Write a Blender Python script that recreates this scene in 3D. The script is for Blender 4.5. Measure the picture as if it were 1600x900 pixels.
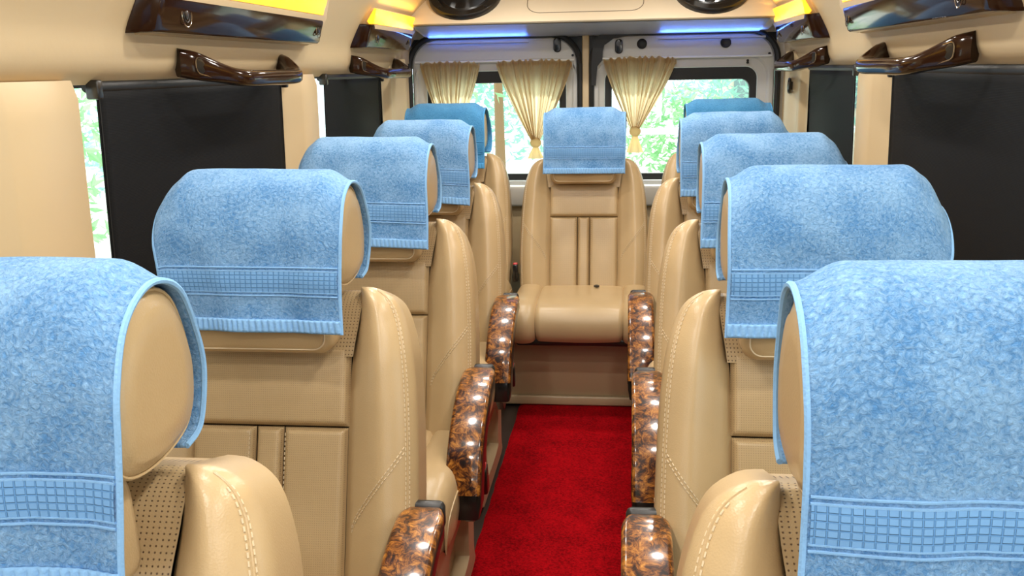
import bpy, math, random
from mathutils import Vector, Matrix, noise
random.seed(7)
for o in list(bpy.data.objects): bpy.data.objects.remove(o)
S = bpy.context.scene
COL = S.collection
PI = math.pi

# ------------------------------------------------------------------ camera
def make_camera():
    yaw, pitch, roll = math.radians(6.727), math.radians(12.903), math.radians(1.08)
    fw = Vector((-math.sin(yaw)*math.cos(pitch), math.cos(yaw)*math.cos(pitch), -math.sin(pitch)))
    r0 = Vector((math.cos(yaw), math.sin(yaw), 0)); u0 = r0.cross(fw)
    r = r0*math.cos(roll) - u0*math.sin(roll)
    u = u0*math.cos(roll) + r0*math.sin(roll)
    cd = bpy.data.cameras.new('camera'); cd.sensor_width = 36; cd.lens = 33.75; cd.clip_start = .02
    co = bpy.data.objects.new('camera', cd); COL.objects.link(co)
    m = Matrix((r, u, -fw)).transposed().to_4x4(); m.translation = Vector((.15, 0, 1.37))
    co.matrix_world = m
    S.camera = co
make_camera()

# ------------------------------------------------------------------ world, sun, exposure
W = bpy.data.worlds.new('world'); S.world = W; W.use_nodes = True
bg = W.node_tree.nodes['Background']
bg.inputs['Color'].default_value = (.86, .94, 1, 1); bg.inputs['Strength'].default_value = 2.8
sun = bpy.data.lights.new('sun', 'SUN'); sun.energy = 6; sun.angle = math.radians(2); sun.color = (1, .95, .86)
so = bpy.data.objects.new('sun', sun); COL.objects.link(so); so.rotation_euler = Vector((-.22, -1, -1.0)).to_track_quat('-Z', 'Y').to_euler()
LAMP_W = 4.0
vs = S.view_settings
vs.view_transform = 'Standard'; vs.look = 'None'; vs.exposure = 0.0; vs.gamma = 1; vs.use_curve_mapping = False

# ------------------------------------------------------------------ materials
MAT = {}
def nm(name):
    m = bpy.data.materials.new(name); m.use_nodes = True; MAT[name] = m
    return m, m.node_tree.nodes, m.node_tree.links, m.node_tree.nodes['Principled BSDF']
def simple(name, col, rough=.5, metal=0, coat=0, spec=.5, emit=None, es=0, bump=None):
    m, N, L, P = nm(name)
    P.inputs['Base Color'].default_value = (*col, 1); P.inputs['Roughness'].default_value = rough
    P.inputs['Metallic'].default_value = metal; P.inputs['Coat Weight'].default_value = coat
    P.inputs['Coat Roughness'].default_value = .04
    P.inputs['Specular IOR Level'].default_value = spec
    if emit: P.inputs['Emission Color'].default_value = (*emit, 1); P.inputs['Emission Strength'].default_value = es
    if bump:
        tc = N.new('ShaderNodeTexCoord'); t = N.new('ShaderNodeTexNoise'); t.inputs['Scale'].default_value = bump[0]; t.inputs['Detail'].default_value = 3
        b = N.new('ShaderNodeBump'); b.inputs['Strength'].default_value = bump[1]; b.inputs['Distance'].default_value = .002
        L.new(tc.outputs['Object'], t.inputs['Vector']); L.new(t.outputs['Fac'], b.inputs['Height']); L.new(b.outputs['Normal'], P.inputs['Normal'])
    return m
def ramp(N, stops):
    r = N.new('ShaderNodeValToRGB'); e = r.color_ramp.elements
    while len(e) < len(stops): e.new(.5)
    for k, (p, c) in enumerate(stops): e[k].position = p; e[k].color = (*c, 1)
    return r
LEATHER = (.535, .385, .205)
def leather(name, perf=0, hole=(.12, .07, .035)):
    m, N, L, P = nm(name)
    tc = N.new('ShaderNodeTexCoord')
    n1 = N.new('ShaderNodeTexNoise'); n1.inputs['Scale'].default_value = 6; n1.inputs['Detail'].default_value = 3
    L.new(tc.outputs['Object'], n1.inputs['Vector'])
    r = ramp(N, [(.3, tuple(c*.94 for c in LEATHER)), (.7, tuple(c*1.04 for c in LEATHER))])
    L.new(n1.outputs['Fac'], r.inputs['Fac'])
    v = N.new('ShaderNodeTexVoronoi'); v.inputs['Scale'].default_value = 420
    L.new(tc.outputs['Object'], v.inputs['Vector'])
    b = N.new('ShaderNodeBump'); b.inputs['Strength'].default_value = .18; b.inputs['Distance'].default_value = .0008
    L.new(v.outputs['Distance'], b.inputs['Height'])
    P.inputs['Roughness'].default_value = .31; P.inputs['Specular IOR Level'].default_value = .5
    col = r.outputs['Color']; nrm = b.outputs['Normal']
    if perf:
        sx = N.new('ShaderNodeVectorMath'); sx.operation = 'MULTIPLY'; sx.inputs[1].default_value = (perf, perf, 0)
        L.new(tc.outputs['UV'], sx.inputs[0])
        fr = N.new('ShaderNodeVectorMath'); fr.operation = 'FRACTION'; L.new(sx.outputs[0], fr.inputs[0])
        ds = N.new('ShaderNodeVectorMath'); ds.operation = 'DISTANCE'; ds.inputs[1].default_value = (.5, .5, 0); L.new(fr.outputs[0], ds.inputs[0])
        st = N.new('ShaderNodeMapRange'); st.inputs['From Min'].default_value = .10; st.inputs['From Max'].default_value = .22
        L.new(ds.outputs['Value'], st.inputs['Value'])
        mx = N.new('ShaderNodeMix'); mx.data_type = 'RGBA'; mx.inputs['A'].default_value = (*hole, 1)
        L.new(st.outputs['Result'], mx.inputs['Factor']); L.new(col, mx.inputs['B']); col = mx.outputs['Result']
        b2 = N.new('ShaderNodeBump'); b2.inputs['Strength'].default_value = .5; b2.inputs['Distance'].default_value = .001
        L.new(st.outputs['Result'], b2.inputs['Height']); L.new(nrm, b2.inputs['Normal']); nrm = b2.outputs['Normal']
    L.new(col, P.inputs['Base Color']); L.new(nrm, P.inputs['Normal'])
leather('leather'); leather('leather_perforated', 130); leather('leather_micro', 250, (.33, .23, .12))
simple('thread', (.70, .57, .375), .6)
simple('seat_plastic', (.46, .345, .205), .33)
simple('floor_vinyl_shaded', (.035, .022, .016), .45)  # near-black tone paints in the shadow beside the carpet
simple('black_plastic', (.012, .011, .010), .28, coat=.3)
simple('black_rubber', (.010, .011, .012), .5)
simple('dark_steel', (.05, .05, .05), .35, .6)
simple('red_plastic', (.55, .01, .015), .35)
simple('wall_beige', (.61, .475, .285), .5, bump=(60, .12))
simple('pillar_beige', (.65, .50, .295), .42)
simple('underside_grey', (.40, .42, .52), .4)
simple('console_beige', (.74, .63, .46), .45)
simple('ceiling_cloth', (.70, .62, .50), .8)
simple('door_white', (.60, .60, .58), .42)
simple('seam_dark', (.16, .12, .08), .6)
simple('piano_brown', (.024, .009, .004), .10, spec=.3)
simple('chrome_edge', (.45, .38, .3), .15, .9)
simple('amber_lens', (.9, .5, .03), .3, emit=(1, .50, .015), es=1.5)
simple('lamp_lens', (1, .95, .85), .3, emit=(1, .92, .78), es=9)
simple('blue_led', (.1, .2, .9), .3, emit=(.08, .22, 1), es=3)
simple('speaker_cone', (.012, .012, .013), .35)
simple('speaker_metal', (.55, .55, .55), .25, .9)
simple('ledge_white', (.66, .63, .56), .45)
simple('bark', (.16, .10, .06), .85, bump=(30, .8))
simple('orange_bark', (.30, .17, .08), .8, bump=(30, .6))
simple('rail_white', (.8, .82, .82), .4)
simple('paving', (.62, .60, .54), .8, bump=(12, .3))
simple('building_cream', (.80, .70, .56), .8, bump=(8, .3))
simple('building_dark', (.22, .30, .30), .3)

def towel_mat(name, dark, light):
    m, N, L, P = nm(name)
    tc = N.new('ShaderNodeTexCoord')
    n1 = N.new('ShaderNodeTexNoise'); n1.inputs['Scale'].default_value = 190; n1.inputs['Detail'].default_value = 5; n1.inputs['Roughness'].default_value = .7; n1.inputs['Distortion'].default_value = .8
    n2 = N.new('ShaderNodeTexNoise'); n2.inputs['Scale'].default_value = 14; n2.inputs['Detail'].default_value = 4
    for n in (n1, n2): L.new(tc.outputs['UV'], n.inputs['Vector'])
    ad = N.new('ShaderNodeMath'); ad.operation = 'MULTIPLY_ADD'; ad.inputs[1].default_value = .35
    L.new(n2.outputs['Fac'], ad.inputs[0])
    ml = N.new('ShaderNodeMath'); ml.operation = 'MULTIPLY'; ml.inputs[1].default_value = .65; L.new(n1.outputs['Fac'], ml.inputs[0]); L.new(ml.outputs[0], ad.inputs[2])
    r = ramp(N, [(.40, dark), (.58, light)])
    L.new(ad.outputs[0], r.inputs['Fac']); L.new(r.outputs['Color'], P.inputs['Base Color'])
    b = N.new('ShaderNodeBump'); b.inputs['Strength'].default_value = .85; b.inputs['Distance'].default_value = .006
    L.new(n1.outputs['Fac'], b.inputs['Height']); L.new(b.outputs['Normal'], P.inputs['Normal'])
    P.inputs['Roughness'].default_value = .95; P.inputs['Specular IOR Level'].default_value = .1
    P.inputs['Sheen Weight'].default_value = .25; P.inputs['Sheen Roughness'].default_value = .5; P.inputs['Sheen Tint'].default_value = (.7, .85, 1, 1)
def band_mat(name, base, line):
    m, N, L, P = nm(name)
    tc = N.new('ShaderNodeTexCoord')
    br = N.new('ShaderNodeTexBrick'); br.offset = 0; br.inputs['Scale'].default_value = 1
    br.inputs['Brick Width'].default_value = .0095; br.inputs['Row Height'].default_value = .0075; br.inputs['Mortar Size'].default_value = .0011; br.inputs['Mortar Smooth'].default_value = .6
    br.inputs['Color1'].default_value = (*base, 1); br.inputs['Color2'].default_value = (*[c*.94 for c in base], 1); br.inputs['Mortar'].default_value = (*line, 1)
    L.new(tc.outputs['UV'], br.inputs['Vector']); L.new(br.outputs['Color'], P.inputs['Base Color'])
    b = N.new('ShaderNodeBump'); b.invert = True; b.inputs['Strength'].default_value = .8; b.inputs['Distance'].default_value = .002
    L.new(br.outputs['Fac'], b.inputs['Height']); L.new(b.outputs['Normal'], P.inputs['Normal'])
    P.inputs['Roughness'].default_value = .85; P.inputs['Specular IOR Level'].default_value = .15
towel_mat('terry', (.095, .285, .62), (.29, .535, .87))
towel_mat('terry_deep', (.05, .24, .52), (.09, .34, .66))  # terry with the backlit look of the rear-row side towels put into its colour
band_mat('terry_band', (.20, .425, .77), (.13, .32, .65))
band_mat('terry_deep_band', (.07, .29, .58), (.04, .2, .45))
simple('terry_hem', (.26, .50, .83), .9, spec=.1, bump=(300, .5))
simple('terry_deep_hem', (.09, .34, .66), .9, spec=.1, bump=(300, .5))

def wood():
    m, N, L, P = nm('burl_wood')
    tc = N.new('ShaderNodeTexCoord')
    n0 = N.new('ShaderNodeTexNoise'); n0.inputs['Scale'].default_value = 16; n0.inputs['Detail'].default_value = 2
    L.new(tc.outputs['Object'], n0.inputs['Vector'])
    ma = N.new('ShaderNodeMix'); ma.data_type = 'VECTOR'; ma.inputs['Factor'].default_value = .06
    L.new(tc.outputs['Object'], ma.inputs['A']); L.new(n0.outputs['Color'], ma.inputs['B'])
    n1 = N.new('ShaderNodeTexNoise'); n1.inputs['Scale'].default_value = 58; n1.inputs['Detail'].default_value = 7; n1.inputs['Roughness'].default_value = .74; n1.inputs['Distortion'].default_value = .5
    L.new(ma.outputs['Result'], n1.inputs['Vector'])
    r = ramp(N, [(.38, (.008, .002, .001)), (.46, (.06, .014, .003)), (.54, (.27, .090, .012)), (.66, (.62, .27, .045))])
    L.new(n1.outputs['Fac'], r.inputs['Fac']); L.new(r.outputs['Color'], P.inputs['Base Color'])
    P.inputs['Roughness'].default_value = .3; P.inputs['Coat Weight'].default_value = .8; P.inputs['Coat Roughness'].default_value = .1; P.inputs['Specular IOR Level'].default_value = .3
wood()
def carpet():
    m, N, L, P = nm('carpet_red')
    tc = N.new('ShaderNodeTexCoord')
    n1 = N.new('ShaderNodeTexNoise'); n1.inputs['Scale'].default_value = 150; n1.inputs['Detail'].default_value = 6; n1.inputs['Roughness'].default_value = .7
    n2 = N.new('ShaderNodeTexNoise'); n2.inputs['Scale'].default_value = 9; n2.inputs['Detail'].default_value = 3
    for n in (n1, n2): L.new(tc.outputs['Object'], n.inputs['Vector'])
    mx = N.new('ShaderNodeMath'); mx.operation = 'MULTIPLY_ADD'; mx.inputs[1].default_value = .78
    hf = N.new('ShaderNodeMath'); hf.operation = 'MULTIPLY'; hf.inputs[1].default_value = .22; L.new(n2.outputs['Fac'], hf.inputs[0])
    L.new(n1.outputs['Fac'], mx.inputs[0]); L.new(hf.outputs[0], mx.inputs[2])
    r = ramp(N, [(.38, (.15, .001, .003)), (.62, (.53, .003, .008))])
    L.new(mx.outputs[0], r.inputs['Fac']); L.new(r.outputs['Color'], P.inputs['Base Color'])
    b = N.new('ShaderNodeBump'); b.inputs['Strength'].default_value = .9; b.inputs['Distance'].default_value = .006
    L.new(n1.outputs['Fac'], b.inputs['Height']); L.new(b.outputs['Normal'], P.inputs['Normal'])
    P.inputs['Roughness'].default_value = 1; P.inputs['Specular IOR Level'].default_value = .05
carpet()
def shade_mat():
    m, N, L, P = nm('shade_black')
    tc = N.new('ShaderNodeTexCoord')
    w = N.new('ShaderNodeTexWave'); w.bands_direction = 'Z'; w.inputs['Scale'].default_value = 95; w.inputs['Distortion'].default_value = .8; w.inputs['Detail'].default_value = 2
    L.new(tc.outputs['Object'], w.inputs['Vector'])
    b = N.new('ShaderNodeBump'); b.inputs['Strength'].default_value = .22; b.inputs['Distance'].default_value = .0008
    L.new(w.outputs['Fac'], b.inputs['Height']); L.new(b.outputs['Normal'], P.inputs['Normal'])
    P.inputs['Base Color'].default_value = (.009, .0095, .0105, 1); P.inputs['Roughness'].default_value = .65; P.inputs['Specular IOR Level'].default_value = .12
shade_mat()
def glass_mat():
    m, N, L, P = nm('window_glass'); N.remove(P)
    t = N.new('ShaderNodeBsdfTransparent'); t.inputs['Color'].default_value = (.93, .98, .96, 1)
    g = N.new('ShaderNodeBsdfGlossy'); g.inputs['Roughness'].default_value = .02
    lw = N.new('ShaderNodeLayerWeight'); lw.inputs['Blend'].default_value = .5
    pw = N.new('ShaderNodeMath'); pw.operation = 'POWER'; pw.inputs[1].default_value = 5; L.new(lw.outputs['Facing'], pw.inputs[0])
    fr = N.new('ShaderNodeMath'); fr.operation = 'MULTIPLY_ADD'; fr.inputs[1].default_value = .8; fr.inputs[2].default_value = .03; L.new(pw.outputs[0], fr.inputs[0])
    mx = N.new('ShaderNodeMixShader'); L.new(fr.outputs[0], mx.inputs[0]); L.new(t.outputs[0], mx.inputs[1]); L.new(g.outputs[0], mx.inputs[2])
    L.new(mx.outputs[0], N['Material Output'].inputs['Surface'])
glass_mat()
def translucent(name, col, tcol, fac):
    m, N, L, P = nm(name)
    P.inputs['Base Color'].default_value = (*col, 1); P.inputs['Roughness'].default_value = .8; P.inputs['Specular IOR Level'].default_value = .15
    t = N.new('ShaderNodeBsdfTranslucent'); t.inputs['Color'].default_value = (*tcol, 1)
    mx = N.new('ShaderNodeMixShader'); mx.inputs[0].default_value = fac
    L.new(P.outputs[0], mx.inputs[1]); L.new(t.outputs[0], mx.inputs[2]); L.new(mx.outputs[0], N['Material Output'].inputs['Surface'])
translucent('curtain_cloth', (.28, .20, .12), (1, .84, .56), .7)
translucent('leaf_green', (.28, .50, .27), (.48, .76, .42), .5)
translucent('leaf_teal', (.32, .55, .48), (.5, .8, .68), .5)

# ------------------------------------------------------------------ mesh helpers
def mesh(name, V, F, mat, uv=None, smooth=True, sharp=None):
    me = bpy.data.meshes.new(name); me.from_pydata([tuple(v) for v in V], [], F); me.update()
    if mat: me.materials.append(MAT[mat])
    if uv:
        l = me.uv_layers.new(name='UVMap')
        for i, lp in enumerate(me.loops): l.data[i].uv = uv[lp.vertex_index]
    if smooth:
        me.polygons.foreach_set('use_smooth', [True]*len(me.polygons))
        if sharp: me.set_sharp_from_angle(angle=math.radians(sharp))
    return me
def ob(name, me, parent=None, loc=None, rot=None):
    o = bpy.data.objects.new(name, me); COL.objects.link(o)
    if parent: o.parent = parent
    if loc: o.location = loc
    if rot: o.rotation_euler = rot
    return o
def thing(name, label, cat, loc=(0, 0, 0), group=None, rot=None):
    o = ob(name, None, None, loc, rot); tag(o, label, cat, group); o.empty_display_size = .05
    return o
def tag(o, label, cat, group=None):
    o['label'] = label; o['category'] = cat
    if group: o['group'] = group
    return o
def struct(o): o['kind'] = 'structure'; return o
def stuff(o): o['kind'] = 'stuff'; return o

class MB:
    def __init__(s): s.V = []; s.F = []; s.U = []
    def add(s, V, F, U=None):
        b = len(s.V); s.V += [Vector(v) for v in V]; s.F += [tuple(i+b for i in f) for f in F]
        s.U += list(U) if U else [(v[0], v[2]) for v in V]
        return s
    def grid(s, nu, nv, fn, uv=None, flip=False):
        V = []; U = []; F = []
        for j in range(nv+1):
            for i in range(nu+1):
                a, b = i/nu, j/nv; V.append(fn(a, b)); U.append(uv(a, b) if uv else (a, b))
        for j in range(nv):
            for i in range(nu):
                q = (j*(nu+1)+i, j*(nu+1)+i+1, (j+1)*(nu+1)+i+1, (j+1)*(nu+1)+i)
                F.append(q[::-1] if flip else q)
        return s.add(V, F, U)
    def loft(s, secs, closed=True, cap=True):
        n = len(secs[0]); V = [p for q in secs for p in q]; F = []
        for j in range(len(secs)-1):
            for i in range(n if closed else n-1):
                k = (i+1) % n; F.append((j*n+i, j*n+k, (j+1)*n+k, (j+1)*n+i))
        if cap: F.append(tuple(range(n))[::-1]); F.append(tuple((len(secs)-1)*n+i for i in range(n)))
        return s.add(V, F)
    def tube(s, pts, r, n=8, cap=True):
        pts = [Vector(p) for p in pts]; secs = []; up = None
        for i, p in enumerate(pts):
            t = (pts[min(i+1, len(pts)-1)]-pts[max(i-1, 0)]).normalized()
            if up is None: up = t.cross(Vector((.31, .5, .8))).normalized()
            up = (up - t*up.dot(t)).normalized(); w = t.cross(up)
            rr = r(i/(len(pts)-1)) if callable(r) else r
            secs.append([p + up*math.cos(2*PI*k/n)*rr + w*math.sin(2*PI*k/n)*rr for k in range(n)])
        return s.loft(secs, True, cap)
    def box(s, a, b, bev=0):
        x0, y0, z0 = a; x1, y1, z1 = b
        if not bev:
            V = [(x, y, z) for z in (z0, z1) for y in (y0, y1) for x in (x0, x1)]
            return s.add(V, [(0, 2, 3, 1), (4, 5, 7, 6), (0, 1, 5, 4), (2, 6, 7, 3), (0, 4, 6, 2), (1, 3, 7, 5)])
        def sec(z, i):
            return [Vector((*p, z)) for p in rrect2(x0+i, x1-i, y0+i, y1-i, bev, 3)]
        return s.loft([sec(z0, bev*.7), sec(z0+bev*.3, bev*.25), sec(z0+bev, 0), sec(z1-bev, 0), sec(z1-bev*.3, bev*.25), sec(z1, bev*.7)])
    def prism(s, poly, dirv, bev=0):
        d = Vector(dirv); P = [Vector(p) for p in poly]
        if not bev: return s.loft([P, [p+d for p in P]])
        c = sum(P, Vector())/len(P); dn = d.normalized()
        def sh(k): return [p+(c-p).normalized()*k for p in P]
        return s.loft([sh(bev), [p+dn*bev*.3 for p in sh(bev*.3)], [p+dn*bev for p in P], [p+d-dn*bev for p in P], [p+d-dn*bev*.3 for p in sh(bev*.3)], [p+d for p in sh(bev)]])
    def mesh(s, name, mat, smooth=True, sharp=40): return mesh(name, s.V, s.F, mat, s.U, smooth, sharp)
    def build(s, name, mat, parent=None, loc=None, rot=None, smooth=True, sharp=40):
        return ob(name, s.mesh(name, mat, smooth, sharp), parent, loc, rot)
def rrect2(x0, x1, y0, y1, r, n=6):
    r = min(r, abs(x1-x0)/2*.999, abs(y1-y0)/2*.999); P = []
    for cx, cy, a0 in ((x1-r, y1-r, 0), (x0+r, y1-r, 90), (x0+r, y0+r, 180), (x1-r, y0+r, 270)):
        for k in range(n+1):
            a = math.radians(a0+90*k/n); P.append((cx+r*math.cos(a), cy+r*math.sin(a)))
    return P
def catmull(P, n=8, closed=False):
    P = [Vector(p) for p in P]; out = []; m = len(P)
    for i in range(m if closed else m-1):
        g = lambda k: P[k % m] if closed else P[max(0, min(m-1, k))]
        a, b, c, d = g(i-1), g(i), g(i+1), g(i+2)
        for k in range(n):
            t = k/n; out.append(.5*((2*b)+(c-a)*t+(2*a-5*b+4*c-d)*t*t+(3*b-a-3*c+d)*t**3))
    if not closed: out.append(P[-1])
    return out
def resample(P, n):
    L = [0]
    for a, b in zip(P, P[1:]): L.append(L[-1]+(b-a).length)
    out = []; k = 0
    for i in range(n+1):
        t = L[-1]*i/n
        while k < len(P)-2 and L[k+1] < t: k += 1
        out.append(P[k].lerp(P[k+1], (t-L[k])/max(1e-9, L[k+1]-L[k])))
    return out, L[-1]
def sst(a, b, x):
    t = max(0, min(1, (x-a)/(b-a))); return t*t*(3-2*t)
def lerp(a, b, t): return a+(b-a)*t

# ================================================================== SETTING
YF, YR = -2.2, 4.80      # front opening, rear doors
mb = MB(); mb.grid(2, 8, lambda a, b: (lerp(-.97, .97, a), lerp(YF, YR+.05, b), -.012))
struct(mb.build('floor', 'floor_vinyl_shaded'))
# carpet: a laid strip with soft pile edges
mb = MB(); n = 60
def carp(a, b):
    x = lerp(-.275, .30, a); y = lerp(-.6, 3.80, b)
    z = -.003 if 0 < a < 1 else -.0115
    return (x + .004*noise.noise((x*9, y*14, 0)), y+.003*noise.noise((x*40, 0, 3)), z+.0015*noise.noise((x*30, y*30, 5)))
mb.grid(30, 160, carp)
tag(mb.build('aisle_carpet', 'carpet_red'), 'bright red plush carpet runner along the centre aisle floor', 'carpet')

# side walls: lower panel, sill, upper bulging panel
UP = [(.955, 1.352), (.952, 1.358), (.935, 1.366), (.915, 1.385), (.905, 1.41), (.90, 1.44), (.895, 1.462), (.878, 1.50), (.845, 1.56), (.80, 1.63), (.73, 1.71), (.62, 1.79), (.5, 1.845)]
LOW = [(.93, 0), (.93, .55), (.935, .74), (.96, .80), (1.0, .81)]
def wallmesh(sg, P, y0, y1, ny=24):
    P = resample(catmull([(p[0], p[1], 0) for p in P], 4), 40)[0]
    mb = MB(); mb.grid(40, ny, lambda a, b: (sg*P[round(a*40)][0], lerp(y0, y1, b), P[round(a*40)][1]), flip=sg > 0)
    return mb
for sg, nm_ in ((-1, 'left'), (1, 'right')):
    w = struct(wallmesh(sg, LOW, YF, YR).build('wall_'+nm_, 'wall_beige'))
    wallmesh(sg, UP, YF, 4.62).build('upper_panel', 'wall_beige', w)
mb = MB(); CP = catmull([(-.5, 1.845, 0), (-.3, 1.885, 0), (0, 1.9, 0), (.3, 1.885, 0), (.5, 1.845, 0)], 6)
mb.grid(len(CP)-1, 10, lambda a, b: (CP[round(a*(len(CP)-1))][0], lerp(YF, YR, b), CP[round(a*(len(CP)-1))][1]))
struct(mb.build('ceiling', 'ceiling_cloth'))

# unseen front end added to cut sky light: dash wall and windscreen header
w = struct(ob('wall_front', None))
mb = MB(); mb.box((-1.0, YF-.05, -.02), (1.0, YF, 1.02), .01); mb.build('dash_panel', 'wall_beige', w)
mb = MB(); mb.box((-1.0, YF-.05, 1.50), (1.0, YF, 1.95), .01); mb.build('header_panel', 'wall_beige', w)
# pillars (trim) : prism with bevelled near face, gently bowed
def pillar(idx, sg, y0, y1, bev):
    mb = MB(); secs = []
    for k in range(17):
        t = k/16; z = lerp(.78, 1.362, t)
        bow = .006*math.sin(t*PI); top = .012*sst(.93, 1, t)
        xin = .905+top
        prof = [(1.0, y0-.02), (.958, y0-.012), (.952, y0), (xin+.006, y0+bev*.85), (xin, y0+bev), (xin-.004, (y0+y1)/2), (xin, y1-.012-bow), (xin+.008, y1-.002-bow), (1.0, y1)]
        secs.append([Vector((sg*x, y, z)) for x, y in prof])
    mb.loft(secs); struct(mb.build(f'trim_{idx}', 'pillar_beige', sharp=50))
pillar(1, -1, 1.50, 1.81, .075); pillar(2, -1, 3.075, 3.31, .07)
pillar(3, 1, 1.42, 1.78, .085); pillar(4, 1, 3.06, 3.31, .07)
# rear corner trims: fluted soft panels between the last shade and the door
for k, sg in ((5, -1), (6, 1)):
    def fn(a, b, sg=sg):
        y = lerp(4.36, 4.80, a); z = lerp(.3, 1.42, b)
        x = .945 - .05*sst(0, .12, a) + .018*math.sin(a*PI*3.2) + .02*sst(.7, 1, a)
        return (sg*x, y, z)
    mb = MB(); mb.grid(40, 8, fn, flip=sg > 0); struct(mb.build(f'trim_{k}', 'pillar_beige'))
    # upper rear corner, shading off to the console
    def fn2(a, b, sg=sg):
        y = lerp(4.60, 4.80, a); z = lerp(1.40, 1.75, b)
        return (sg*lerp(lerp(.90, .905, a), lerp(.70, .72, a), sst(.1, 1.1, b)), y, z)
    mb = MB(); mb.grid(6, 12, fn2, flip=sg > 0); struct(mb.build(f'trim_{k+2}', 'pillar_beige'))
# coat hook on the right rear corner
t = thing('coat_hook', 'small black oval hook on the beige trim right of the rear door', 'hook', (.885, 4.50, 1.27))
mb = MB(); mb.tube([(0, .018*math.cos(a), .03*math.sin(a)) for a in [2*PI*i/20 for i in range(21)]], .006, 6); mb.build('ring', 'black_plastic', t)
mb = MB(); mb.box((-.004, -.010, -.018), (.02, .010, .018), .003); mb.build('backing', 'black_plastic', t)

# side windows: pane, gasket frame
def side_window(idx, sg, y0, y1):
    w = struct(ob(f'window_{idx}', None)); x = sg*1.0
    mb = MB(); L0 = rrect2(y0, y1, .82, 1.37, .06, 5); L1 = rrect2(y0+.03, y1-.03, .85, 1.345, .05, 5)
    for q0, q1, dx in ((L0, L1, 0),):
        mb.loft([[Vector((x+.02*sg, *p)) for p in q0], [Vector((x-.012*sg, *p)) for p in q0], [Vector((x-.012*sg, *p)) for p in q1], [Vector((x+.02*sg, *p)) for p in q1]], cap=False)
    mb.build('gasket', 'black_rubber', w)
    mb = MB(); mb.loft([[Vector((x+.003, *p)) for p in L1], [Vector((x-.003, *p)) for p in L1]]); mb.build('pane', 'window_glass', w)
for i, (sg, a, b) in enumerate([(-1, 1.62, 3.14), (-1, 3.24, 4.42), (1, 1.62, 3.14), (1, 3.24, 4.42), (-1, -.05, 1.5), (1, -.05, 1.5)]): side_window(i+1, sg, a, b)
# outer skin strips closing the wall between windows
for sg, a, b, i in ((-1, 3.14, 3.24, 9), (1, 3.14, 3.24, 10), (-1, 1.5, 1.62, 11), (1, 1.5, 1.62, 12), (-1, 4.42, 4.9, 13), (1, 4.42, 4.9, 14)):
    mb = MB(); mb.box((sg*1.0-.01, a, .78), (sg*1.0+.01, b, 1.4)); struct(mb.build(f'trim_{i}', 'black_rubber'))
for sg, i in ((-1, 15), (1, 16)):
    mb = MB(); mb.box((sg*1.01-.015, YF, 1.36), (sg*1.01+.015, 4.9, 1.95)); struct(mb.build(f'trim_{i}', 'black_rubber'))
    mb = MB(); mb.box((sg*1.01-.015, YF, -.02), (sg*1.01+.015, 4.9, .83)); struct(mb.build(f'trim_{i+2}', 'black_rubber'))

# ------------------------------------------------------------------ rear doors
def dloop(x0, x1, z0, z1, r, y): return [Vector((px, y, pz)) for px, pz in rrect2(x0, x1, z0, z1, r, 8)]
def rear_door(idx, x0, x1, wx0, wx1):
    d = struct(ob(f'door_{idx}', None))
    Y = YR
    mb = MB()
    mb.loft([dloop(x0, x1, .02, 1.515, .13, Y+.04), dloop(x0, x1, .02, 1.515, .13, Y+.012), dloop(x0+.008, x1-.008, .028, 1.507, .125, Y+.002), dloop(x0+.02, x1-.02, .04, 1.495, .12, Y),
             dloop(wx0-.058, wx1+.058, .76, 1.412, .10, Y), dloop(wx0-.052, wx1+.052, .766, 1.406, .095, Y+.004), dloop(wx0-.046, wx1+.046, .772, 1.400, .09, Y+.016),
             dloop(wx0-.006, wx1+.006, .812, 1.360, .06, Y+.02), dloop(wx0, wx1, .818, 1.354, .055, Y+.034)], cap=False)
    mb.build('leaf', 'door_white', d, sharp=30)
    mb = MB(); mb.loft([dloop(wx0-.002, wx1+.002, .816, 1.356, .055, Y+.026), dloop(wx0+.03, wx1-.03, .848, 1.300, .045, Y+.028), dloop(wx0+.032, wx1-.032, .85, 1.298, .045, Y+.04)], cap=False)
    mb.build('window_seal', 'black_rubber', d)
    mb = MB(); mb.loft([dloop(wx0, wx1, .82, 1.35, .05, Y+.036), dloop(wx0, wx1, .82, 1.35, .05, Y+.042)]); mb.build('pane', 'window_glass', d)
    g = MB(); L = dloop(x0-.012, x1+.012, .01, 1.525, .14, Y-.006); g.tube(L+[L[0]], .014, 8); g.build('door_gasket', 'black_rubber', d)
    return d
d1 = rear_door(1, -.895, -.075, -.825, -.135)
d2 = rear_door(2, .005, .865, .06, .782)
mb = MB(); mb.box((-.052, YR-.012, .02), (-.018, YR+.03, 1.53), .006); struct(mb.build('trim_20', 'pillar_beige'))
mb = MB(); mb.box((-.99, YR+.03, .0), (.99, YR+.05, .03)); struct(mb.build('trim_21', 'black_rubber'))
for a, b, z0, z1, i in ((-.99, -.90, 0, 1.6, 22), (.87, .99, 0, 1.6, 23), (-.99, .99, 1.515, 1.93, 24), (-.075, -.052, 0, 1.6, 25), (-.018, .006, 0, 1.6, 26), (-.99, .99, 1.375, 1.93, 29)):
    mb = MB(); dy = .034 if i == 29 else 0; mb.box((a, YR+.012+dy, z0), (b, YR+.03+dy, z1)); struct(mb.build(f'trim_{i}', 'black_rubber' if i > 24 else 'ceiling_cloth'))
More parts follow.
